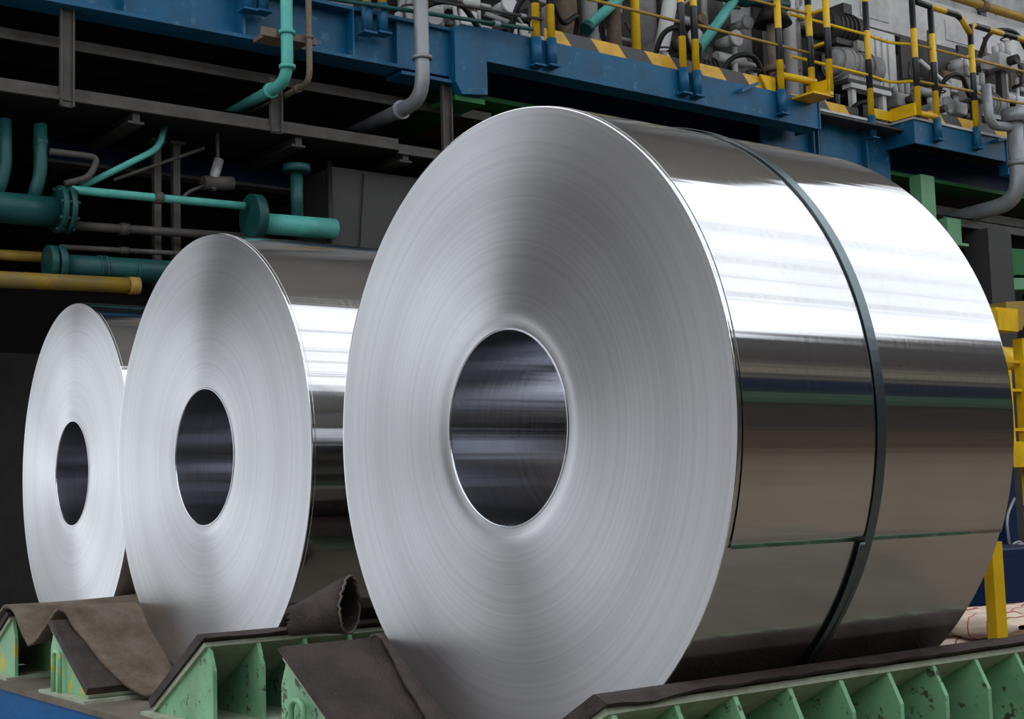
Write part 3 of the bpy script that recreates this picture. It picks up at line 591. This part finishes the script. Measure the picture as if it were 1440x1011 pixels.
# right: green posts, trays, dark post
t = thing('prop', 'pale green upright prop under the dark beam at the right', 'post', (-5.95, 9.98, 2.3)); MB().box(-6.02, -5.88, 9.87, 10.10, 0.6, 3.05).build('bar', GREENL, t); MB().box(-6.06, -5.84, 9.80, 10.17, 2.46, 2.50).build('plate', GREENL, t)
t = thing('prop', 'shorter pale green prop at the edge of the nearest coil', 'post', (-5.9, 10.4, 2.3)); MB().box(-5.96, -5.84, 10.22, 10.46, 2.36, 2.62).build('bar', GREENL, t); MB().box(-6.0, -5.80, 10.16, 10.52, 2.33, 2.36).build('plate', GREENL, t)
lbar('cable_tray', -5.9, 10.25, 14.0, 2.56, 2.66, TRAY, 'grey-brown cable tray at the right edge above the dark post')
lbar('cable_tray', -6.3, 9.9, 14.0, 2.78, 2.90, TRAY, 'dim upper tray at the right edge behind the grey pipe bend')
t = thing('column', 'dark grey square column at the right, behind the nearest coil', 'column', (-5.9, 11.05, -1.6)); MB().box(-6.05, -5.75, 10.80, 11.22, -1.6, 2.55).build('shaft', BOXG, t); MB().box(-6.1, -5.7, 10.75, 11.27, -1.6, -1.5).build('foot', BOXG, t)
t = thing('machine_guard', 'green slanted machine guard at the right edge', 'guard', (-6.0, 11.8, 1.8))
MB().prismx([(11.3, 2.10), (12.6, 2.20), (12.6, 2.45), (11.3, 2.40)], -6.3, -5.9).build('upper_sheet', GREEN, t); MB().prismx([(11.3, 1.93), (12.6, 2.03), (12.6, 2.14), (11.3, 2.06)], -6.2, -5.85).build('lower_sheet', GREENL, t); MB().box(-6.1, -6.0, 11.9, 12.0, -1.6, 1.95).build('stand', MACHD, t)

# ------------------------------------------------------------------ toe boards
def toe(x, y0, y1, z, label, h=0.125):
    t = thing('toe_board', label, 'toe board', (x, y0, z))
    MB().box(x-.012, x, y0, y1, z+.012, z+h).build('board', TOE, t, 'yellow and black slanted stripes'); MB().box(x-.03, x+.012, y0, y1, z, z+.012).build('foot_strip', MACHD, t)
toe(XA-.05, 4.74, 7.45, 3.475, 'long yellow-and-black striped toe board at top centre')
toe(-5.98, 8.05, 9.05, 3.525, 'short striped toe board in the recess right of the flat girder')
toe(XA-.05, 9.75, 11.4, 3.525, 'striped toe board on the protruding platform at upper right')

# ------------------------------------------------------------------ railings
def railing(label, posts, rails, zdeck, extra=None):
    """posts: (x, y, height, socket?) ; rails: (list of points, radius, material, name)"""
    px = posts[0] if posts else (XA, 5, 1, 1)
    t = thing('railing', label, 'railing', (px[0], px[1], zdeck), 'railings of the raised walkway')
    for x, y, h, sock in posts:
        MB().cyl((x, y, zdeck), (x, y, zdeck+h), 0.032).build('post', BAND, t, 'black and yellow banded post')
        if sock:
            s = MB().cyl((x, y, zdeck-.20), (x, y, zdeck+.02), 0.042).build('socket', BLUE, t, 'blue welded socket')
            MB().box(x-.06, x+.05, y-.055, y+.055, zdeck-.215, zdeck-.20).build('socket_plate', BLUE, s)
    for pts, r, mt, nm in rails: MB().pipe(pts, r, 0.09).build(nm, mt, t)
    return t
XR = XA+0.045; ZD = 3.46
railing('leftmost railing section, only a blue socket left of the pale teal pipe showing', [(XR, 0.75, 1.1, True), (XR, 2.06, 1.1, True)], [([(XR, .75, ZD+.9), (XR, 2.06, ZD+.9)], .028, BANDY, 'top_rail')], ZD-.05)
railing('railing section between the pale teal pipe and the thick grey pipe', [(XR, 2.17, 1.1, True), (XR, 3.01, 1.1, True)], [([(XR, 2.17, ZD+.9), (XR, 3.01, ZD+.9)], .028, BANDY, 'top_rail')], ZD-.04)
railing('railing section between the two left pairs of yellow posts', [(XR, 3.14, 1.1, True), (XR, 4.575, 1.1, True)], [([(XR, 3.14, ZD+.9), (XR, 4.58, ZD+.9)], .028, BANDY, 'top_rail')], ZD-.02)
railing('railing section above the long striped toe board', [(XR, 4.73, 1.1, True), (XR, 6.19, 1.1, True)], [([(XR, 4.73, ZD+.43), (XR, 6.19, ZD+.43)], .014, YELD, 'mid_rail'), ([(XR, 4.73, ZD+.93), (XR, 6.19, ZD+.93)], .028, BANDY, 'top_rail')], ZD)
r_ = railing('railing section right of the centre, with a yellow kick tube', [(XR, 6.345, 1.1, True), (XR, 7.43, 1.1, True), (XR, 7.86, 1.1, False)], [([(XR, 6.345, ZD+.44), (XR, 7.86, ZD+.44)], .014, YELD, 'mid_rail'), ([(XR, 6.345, ZD+.80), (XR, 7.86, ZD+.82)], .014, YELD, 'mid_rail'), ([(XR, 7.43, ZD+.16), (XR, 7.90, ZD+.17)], .034, YEL, 'kick_tube'), ([(XR, 6.345, ZD+1.08), (XR, 7.86, ZD+1.10)], .028, BANDY, 'top_rail')], ZD)
MB().prismx([(7.22, ZD+.15), (7.42, ZD+.15), (7.42, ZD-.0), (7.32, ZD-.0)], XA-.03, XA-.01).build('kick_plate', YEL, r_)
r_ = railing('short worn return rail beside the gap in the railing', [(-5.36, 7.88, 1.15, False)], [([(-5.56, 7.88, ZD+.50), (-5.36, 7.88, ZD+.50)], .016, YEL, 'mid_rail'), ([(-5.56, 7.88, ZD+.82), (-5.36, 7.88, ZD+.82)], .016, YEL, 'mid_rail')], ZD+.03)
MB().box(-5.62, -5.34, 7.85, 7.90, ZD-.02, ZD+.14).build('kick_plate', YEL, r_)
MB().box(-5.62, -5.34, 7.62, 7.90, ZD-.03, ZD-.01).build('step_plate', YEL, r_)
ZE = 3.53; XRR = -5.86; XP = -5.56
r_ = railing('railing bending round the corner of the recess with striped curved top rail', [(XRR, 9.10, 1.42, True), (XP, 9.46, 1.22, False)],
    [([(XRR, 7.95, ZE+1.46), (XRR, 9.10, ZE+1.45), (XRR, 9.42, ZE+1.40), (XP, 9.46, ZE+1.24)], .030, BANDY, 'top_rail'),
     ([(XRR, 7.95, ZE+.86), (XRR, 9.10, ZE+.86), (XRR, 9.44, ZE+.84), (XP, 9.46, ZE+.74)], .015, YEL, 'mid_rail'),
     ([(XRR, 7.95, ZE+.44), (XRR, 9.10, ZE+.44), (XRR, 9.44, ZE+.42), (XP, 9.46, ZE+.36)], .015, YEL, 'mid_rail')], ZE)
MB().box(XRR-.01, XRR+.02, 9.12, 9.44, ZE, ZE+.10).build('kick_plate', YEL, r_); MB().box(XRR, XP, 9.40, 9.44, ZE, ZE+.13).build('kick_plate', YEL, r_)
railing('railing of the protruding platform with striped top rail and swan neck', [(XP, 9.76, 1.16, True), (XP, 10.43, 1.12, True)],
    [([(XP, 9.52, ZE+1.20), (XP, 9.76, ZE+1.19), (XP, 10.26, ZE+1.19), (XP, 10.43, ZE+1.02)], .032, BANDY, 'top_rail'),
     ([(XP, 10.43, ZE+1.02), (XP, 10.46, ZE+1.13), (XP, 12.0, ZE+1.14)], .032, BANDY, 'top_rail'),
     ([(XP, 9.46, ZE+.74), (XP, 12.0, ZE+.78)], .015, YELD, 'mid_rail'), ([(XP, 9.46, ZE+.36), (XP, 10.43, ZE+.40), (XP, 10.8, ZE+.38), (XP, 12.0, ZE+.44)], .015, YELD, 'mid_rail'),
     ([(XP, 9.46, ZE+.03), (XP, 9.76, ZE+.03)], .03, YEL, 'kick_tube')], ZE)
# thin rods crossing in front of the left girder
for pts, r, lb in (([(-5.5, 2.6, 3.385), (-5.5, 4.5, 3.50)], .016, 'thin dark conduit running along the top of the left girder'), ([(-5.5, 3.5, 3.545), (-5.5, 4.6, 3.60)], .012, 'thinner dark conduit above it, near the top centre')):
    t = thing('conduit', lb, 'conduit', pts[0]); MB().cyl(pts[0], pts[1], r).build('tube', TEALD if r > .014 else MACHD, t); p = Vector(pts[0]).lerp(Vector(pts[1]), .8); d_ = (Vector(pts[1])-Vector(pts[0])).normalized(); MB().cyl(p, p+d_*.05, r*1.6).build('coupling', GALV, t)

# ------------------------------------------------------------------ machinery on the walkway
def colm(y, z0, z1, r, mat, label, x=-6.8, name='pipe_riser'):
    t = thing(name, label, 'pipe', (x, y, z0)); MB().cyl((x, y, z0), (x, y, z1), r).build('tube', mat, t); MB().cyl((x, y, z0), (x, y, z0+.05), r*1.7).build('foot_flange', mat, t); MB().cyl((x, y, z1-.35), (x, y, z1-.30), r*1.25).build('collar', mat, t); return t
ZW = 3.425
hw = struct(MB().box(-7.75, -7.6, 3.2, 17, ZW, 9.5).build('wall_mill_housing', MACH))
for i in range(9): struct(MB().box(-7.6, -7.55, 3.5+1.45*i, 3.5+1.45*i+.12, ZW, 9.5).build('trim_%d' % (i+4), MACHD))
t = thing('housing_beam', 'long pale grey box beam high at the upper right', 'beam', (-7.2, 12, 5.1))
MB().prismx([(9.6, 5.12), (17, 5.18), (17, 5.75), (9.6, 5.66)], -7.5, -7.1).build('beam', MACHL, t); MB().prismx([(9.6, 5.09), (17, 5.15), (17, 5.18), (9.6, 5.12)], -7.5, -7.06).build('lower_flange', MACHD, t)
for y in (10.6, 12.2, 13.4): MB().box(-7.1, -7.09, y, y+.5, 5.25, 5.5).build('access_plate', MACHL, t)
t = thing('pipe_run', 'brown-yellow pipe along the top of the pale box beam', 'pipe', (-7.05, 13, 5.8)); MB().cyl((-7.05, 11.0, 5.80), (-7.05, 17, 5.82), .055).build('tube', YELD, t); MB().cyl((-7.05, 12.9, 5.80), (-7.05, 13.0, 5.80), .075).build('coupling', BROWNP, t)
t = thing('pipe_riser', 'white slanting pipe left of the centre pair of banded posts', 'pipe', (-6.8, 6.92, ZW)); MB().cyl((-6.8, 6.92, ZW), (-6.8, 7.72, 6.2), .075).build('tube', WHITE, t); MB().cyl((-6.8, 7.08, 3.98), (-6.8, 7.11, 4.08), .11).build('foot_flange', WHITE, t)
colm(5.95, ZW, 6.2, 0.09, BROWNP, 'brown upright pipe just right of the left banded pair'); colm(6.22, ZW, 6.2, 0.08, MACH, 'grey upright pipe beside the brown one'); colm(6.52, ZW, 6.2, 0.07, BROWNP, 'second brown upright pipe, near the short teal strut')
colm(6.80, ZW, 6.2, 0.045, YEL, 'yellow upright pipe left of the white pipe'); colm(5.72, ZW, 6.2, .035, YELD, 'dim yellow upright pipe near the left banded pair', x=-7.0)
colm(9.02, ZW, 6.2, .07, MACHL, 'pale grey upright pipe left of the railing gap'); colm(9.22, ZW, 6.2, .06, MACH, 'mid grey upright pipe at the railing gap', x=-6.9); colm(8.35, ZW, 6.2, .10, MACHL, 'wide pale grey upright pipe behind the flared cap', x=-7.2)
for a, b, lb in (((-6.7, 6.10, 4.16), (-6.7, 6.62, 4.62), 'short teal strut leaning between the brown pipes'), ((-6.6, 7.40, 4.10), (-6.6, 8.05, 4.85), 'long teal strut leaning right of the centre banded pair')):
    t = thing('strut', lb, 'strut', a); MB().cyl(a, b, .05).build('bar', TEAL, t); d_ = (Vector(b)-Vector(a)).normalized(); MB().cyl(Vector(a)-d_*.03, Vector(a)+d_*.03, .065).build('end_boss', TEALD, t)
t = thing('pipe_run', 'dark green level pipe above the flared cap', 'pipe', (-6.6, 8.3, 4.8)); MB().cyl((-6.6, 7.7, 4.78), (-6.6, 8.75, 4.86), .07).build('tube', TEALD, t); MB().cyl((-6.6, 8.1, 4.81), (-6.6, 8.18, 4.817), .09).build('coupling', TEALD, t)
t = thing('vent_pipe', 'brown pipe with a dark flared cap behind the railing', 'pipe', (-6.5, 8.45, ZW)); MB().cyl((-6.5, 8.42, ZW), (-6.5, 8.42, 4.65), .065).build('tube', BROWNP, t); MB().cyl((-6.5, 8.42, 4.56), (-6.5, 8.42, 4.78), .20, 20, .09).build('cap', BLACK, t); MB().cyl((-6.5, 8.42, 4.06), (-6.5, 8.42, 4.12), .11).build('flange', BROWNP, t)
def motor(x, y, z, r, l, mat, label):
    t = thing('motor', label, 'motor', (x, y, z-r)); MB().cyl((x, y, z), (x, y+l, z), r, 24).build('housing', mat, t)
    for k in range(5): MB().cyl((x, y+l*(.2+.13*k), z), (x, y+l*(.2+.13*k)+.018, z), r*1.10, 24).build('fin', mat, t)
    MB().cyl((x, y-.06, z), (x, y, z), r*.6, 18, r*.95).build('end_bell', mat, t); MB().box(x-.06, x+.14, y+l*.35, y+l*.6, z+r*.8, z+r*1.45).build('terminal_box', mat, t); MB().box(x-r, x+r*.8, y+.1*l, y+.9*l, z-r*1.25, z-r*.9).build('foot', mat, t)
motor(-6.55, 9.25, 4.72, .17, .55, MACHD, 'upper dark grey motor right of the railing gap'); motor(-6.5, 9.35, 4.32, .17, .65, MACH, 'lower grey motor right of the railing gap'); motor(-6.9, 7.5, 4.05, .16, .5, MACHD, 'dark motor behind the right half of the striped board'); motor(-6.6, 11.9, 4.3, .15, .5, MACH, 'grey motor at the far right edge behind the railing')
for y0, y1, z0, z1, x, mt, lb in ((10.1, 10.75, 4.2, 4.95, -6.75, MACHL, 'pale fluted cabinet framed by the recess railing'), (5.0, 5.45, ZW, 4.0, -6.9, MACH, 'grey block behind the left banded pair'), (7.6, 8.2, ZW, 4.5, -7.1, MACH, 'grey cabinet behind the dark motor'), (11.0, 11.6, ZW, 4.8, -6.9, MACH, 'grey valve stand right of the fluted cabinet')):
    t = thing('equipment_cabinet', lb, 'cabinet', (x, (y0+y1)/2, z0)); MB().bbox(x-.4, x, y0, y1, z0, z1, .02).build('body', mt, t)
    n_ = 5
    for k in range(n_): MB().box(x, x+.02, y0+.05+(y1-y0-.1)*k/n_, y0+.05+(y1-y0-.1)*(k+.55)/n_, z0+.08, z1-.08).build('flute', mt, t)
    MB().box(x-.38, x-.02, y0+.03, y1-.03, ZW, z0+.01).build('plinth', MACHD, t)
t = thing('stand_frame', 'pale open steel stand under the lower grey motor', 'stand', (-6.4, 9.7, ZW))
for y in (9.45, 9.95): MB().box(-6.42, -6.36, y, y+.06, ZW, 4.02).build('leg', MACHL, t)
MB().box(-6.45, -6.33, 9.40, 10.06, 4.02, 4.07).build('top_bar', MACHL, t); MB().box(-6.7, -6.33, 9.35, 10.1, 4.07, 4.11).build('shelf', MACHD, t)
# valves and hose clutter
rnd = random.Random(11)
VL = ['small dirty valve block lying behind the dark conduits at top', 'grey valve block left of the first banded pair', 'oily valve block just left of the white pipe', 'pale valve block under the teal strut', 'greasy valve block behind the striped board end', 'dirty valve block in the recess behind the short toe board', 'valve block left of the swan neck rail', 'valve block at the foot of the swan neck post', 'knobbly valve block near the right edge above the branch pipe', 'highest valve block at the right edge']
VP = [(-6.3, 3.75, ZW+.02), (-6.4, 5.10, ZW+.16), (-6.3, 6.55, ZW+.16), (-6.4, 7.15, ZW+.14), (-6.2, 7.65, ZW+.10), (-6.3, 8.75, ZW+.10), (-6.4, 10.3, ZW+.5), (-6.3, 10.75, ZW+.45), (-6.3, 11.55, ZW+.75), (-6.5, 12.4, ZW+1.3)]
for (x, y, z), lb in zip(VP, VL):
    t = thing('valve_block', lb, 'valve', (x, y, z)); s_ = rnd.uniform(.8, 1.15); mt = rnd.choice((MACH, MACHL, MACH))
    MB().bbox(x-.12*s_, x+.1*s_, y-.16*s_, y+.16*s_, z, z+.16*s_, .02).build('body', mt, t)
    for k in range(3):
        yy = y + (-.11+.11*k)*s_; MB().cyl((x+.02, yy, z+.14*s_), (x+.02, yy, z+(.24+.05*k)*s_), .035*s_).build('bonnet', mt, t)
    MB().cyl((x+.1*s_, y, z+.08*s_), (x+.2*s_, y, z+.08*s_), .05*s_).build('port', MACHD, t); MB().sweep([(x+.02+.07*math.cos(q*.524), y+.11*s_+.07*math.sin(q*.524), z+.36*s_) for q in range(13)], .009, 6, False).build('hand_wheel', MACHD, t)
    MB().box(x-.05, x+.03, y-.05, y+.05, ZW-.0, z).build('stem', MACHD, t)
HL = ['black hose looping between the first banded pair and the brown pipe', 'black hose sagging left of the white pipe', 'black hose under the long teal strut', 'black hose in the recess beside the stand', 'black hose hanging near the swan neck rail', 'black hose at the right edge below the pale beam', 'black hose at the top left of the machinery']
HP = [(4.9, 5.6, 4.05), (6.55, 7.1, 4.05), (7.4, 8.2, 3.95), (9.2, 9.9, 3.75), (10.8, 11.5, 4.3), (11.7, 12.9, 5.0), (3.9, 4.8, 3.80)]
for (a, b, z), lb in zip(HP, HL):
    t = thing('hose', lb, 'hose', (-6.2, (a+b)/2, z-.3)); P = [(-6.35, a, z-.35), (-6.2, a+.05*(b-a), z-.02), (-6.15, a+.4*(b-a), z+.06), (-6.2, a+.7*(b-a), z-.12), (-6.25, b, z-.02), (-6.4, b+.05, z-.3)]
    MB().sweep(smooth_path(P, 30), .026, 8).build('tube', BLACK, t)
    for p, q in ((P[0], P[1]), (P[-1], P[-2])): MB().cyl(p, Vector(p).lerp(Vector(q), .2), .038).build('end_fitting', GALV, t)

# hydraulic manifolds: a backing rack crowded with tubes, blocks, flanges and gauges
def manifold(x, y0, y1, z0, z1, seed, label, n=26):
    r0 = random.Random(seed); t = thing('hydraulic_manifold', label, 'manifold', (x, (y0+y1)/2, z0))
    MB().box(x-.10, x-.06, y0, y1, z0, z1).build('back_plate', MACHD, t)
    for k in range(n):
        y = r0.uniform(y0, y1); z = r0.uniform(z0+.08, z1-.1); c = r0.random(); mt = r0.choice((MACH, MACHL, MACHL, MACHD, WHITE, BROWNP)); q = r0.uniform(.7, 1.3)
        if c < .28: MB().pipe([(x, y, z), (x+.10*q, y, z), (x+.10*q, y+r0.uniform(-.3, .3), z+r0.choice((0, 0, .2))), (x, y+r0.uniform(-.3, .3), z+.25*q)], .018*q, .06, 8).build('elbow_tube', mt, t)
        elif c < .45: MB().cyl((x-.05, y, z), (x+.16*q, y, z), .05*q, 14).build('flange', mt, t); MB().cyl((x+.16*q, y, z), (x+.2*q, y, z), .075*q, 14).build('flange_ring', mt, t)
        elif c < .68: MB().bbox(x-.06, x+.12*q, y-.07*q, y+.09*q, z-.06*q, z+.07*q, .012).build('valve_body', mt, t)
        elif c < .82: MB().cyl((x+.05, y, max(z0, z-.3*q)), (x+.05, y, z+.3*q), .028*q, 10).build('riser_tube', mt, t)
        else: MB().cyl((x+.04, y-.16*q, z), (x+.04, y+.16*q, z), .045*q, 14).build('cylinder', mt, t); MB().cyl((x+.04, y+.16*q, z), (x+.04, y+.30*q, z), .02*q, 10).build('rod', MACHL, t)
manifold(-6.55, 3.55, 4.55, ZW, 4.35, 21, 'cluttered grey manifold above the end of the left girder', 30)
manifold(-6.75, 4.75, 5.65, ZW, 4.7, 22, 'cluttered manifold beside the left banded pair of posts', 24)
manifold(-7.0, 6.3, 7.05, ZW, 4.9, 23, 'crowded manifold behind the yellow and white upright pipes', 18)
manifold(-6.9, 7.3, 8.3, ZW, 5.0, 24, 'dirty manifold behind the long leaning teal strut', 24)
manifold(-7.0, 9.1, 10.1, ZW, 5.1, 25, 'manifold behind the two motors at the railing gap', 24)
manifold(-6.7, 10.85, 12.0, ZW, 4.95, 26, 'busy manifold seen through the platform railing', 34)
manifold(-6.8, 12.1, 13.9, ZW+.5, 5.1, 27, 'manifold at the far right edge under the pale beam', 34)
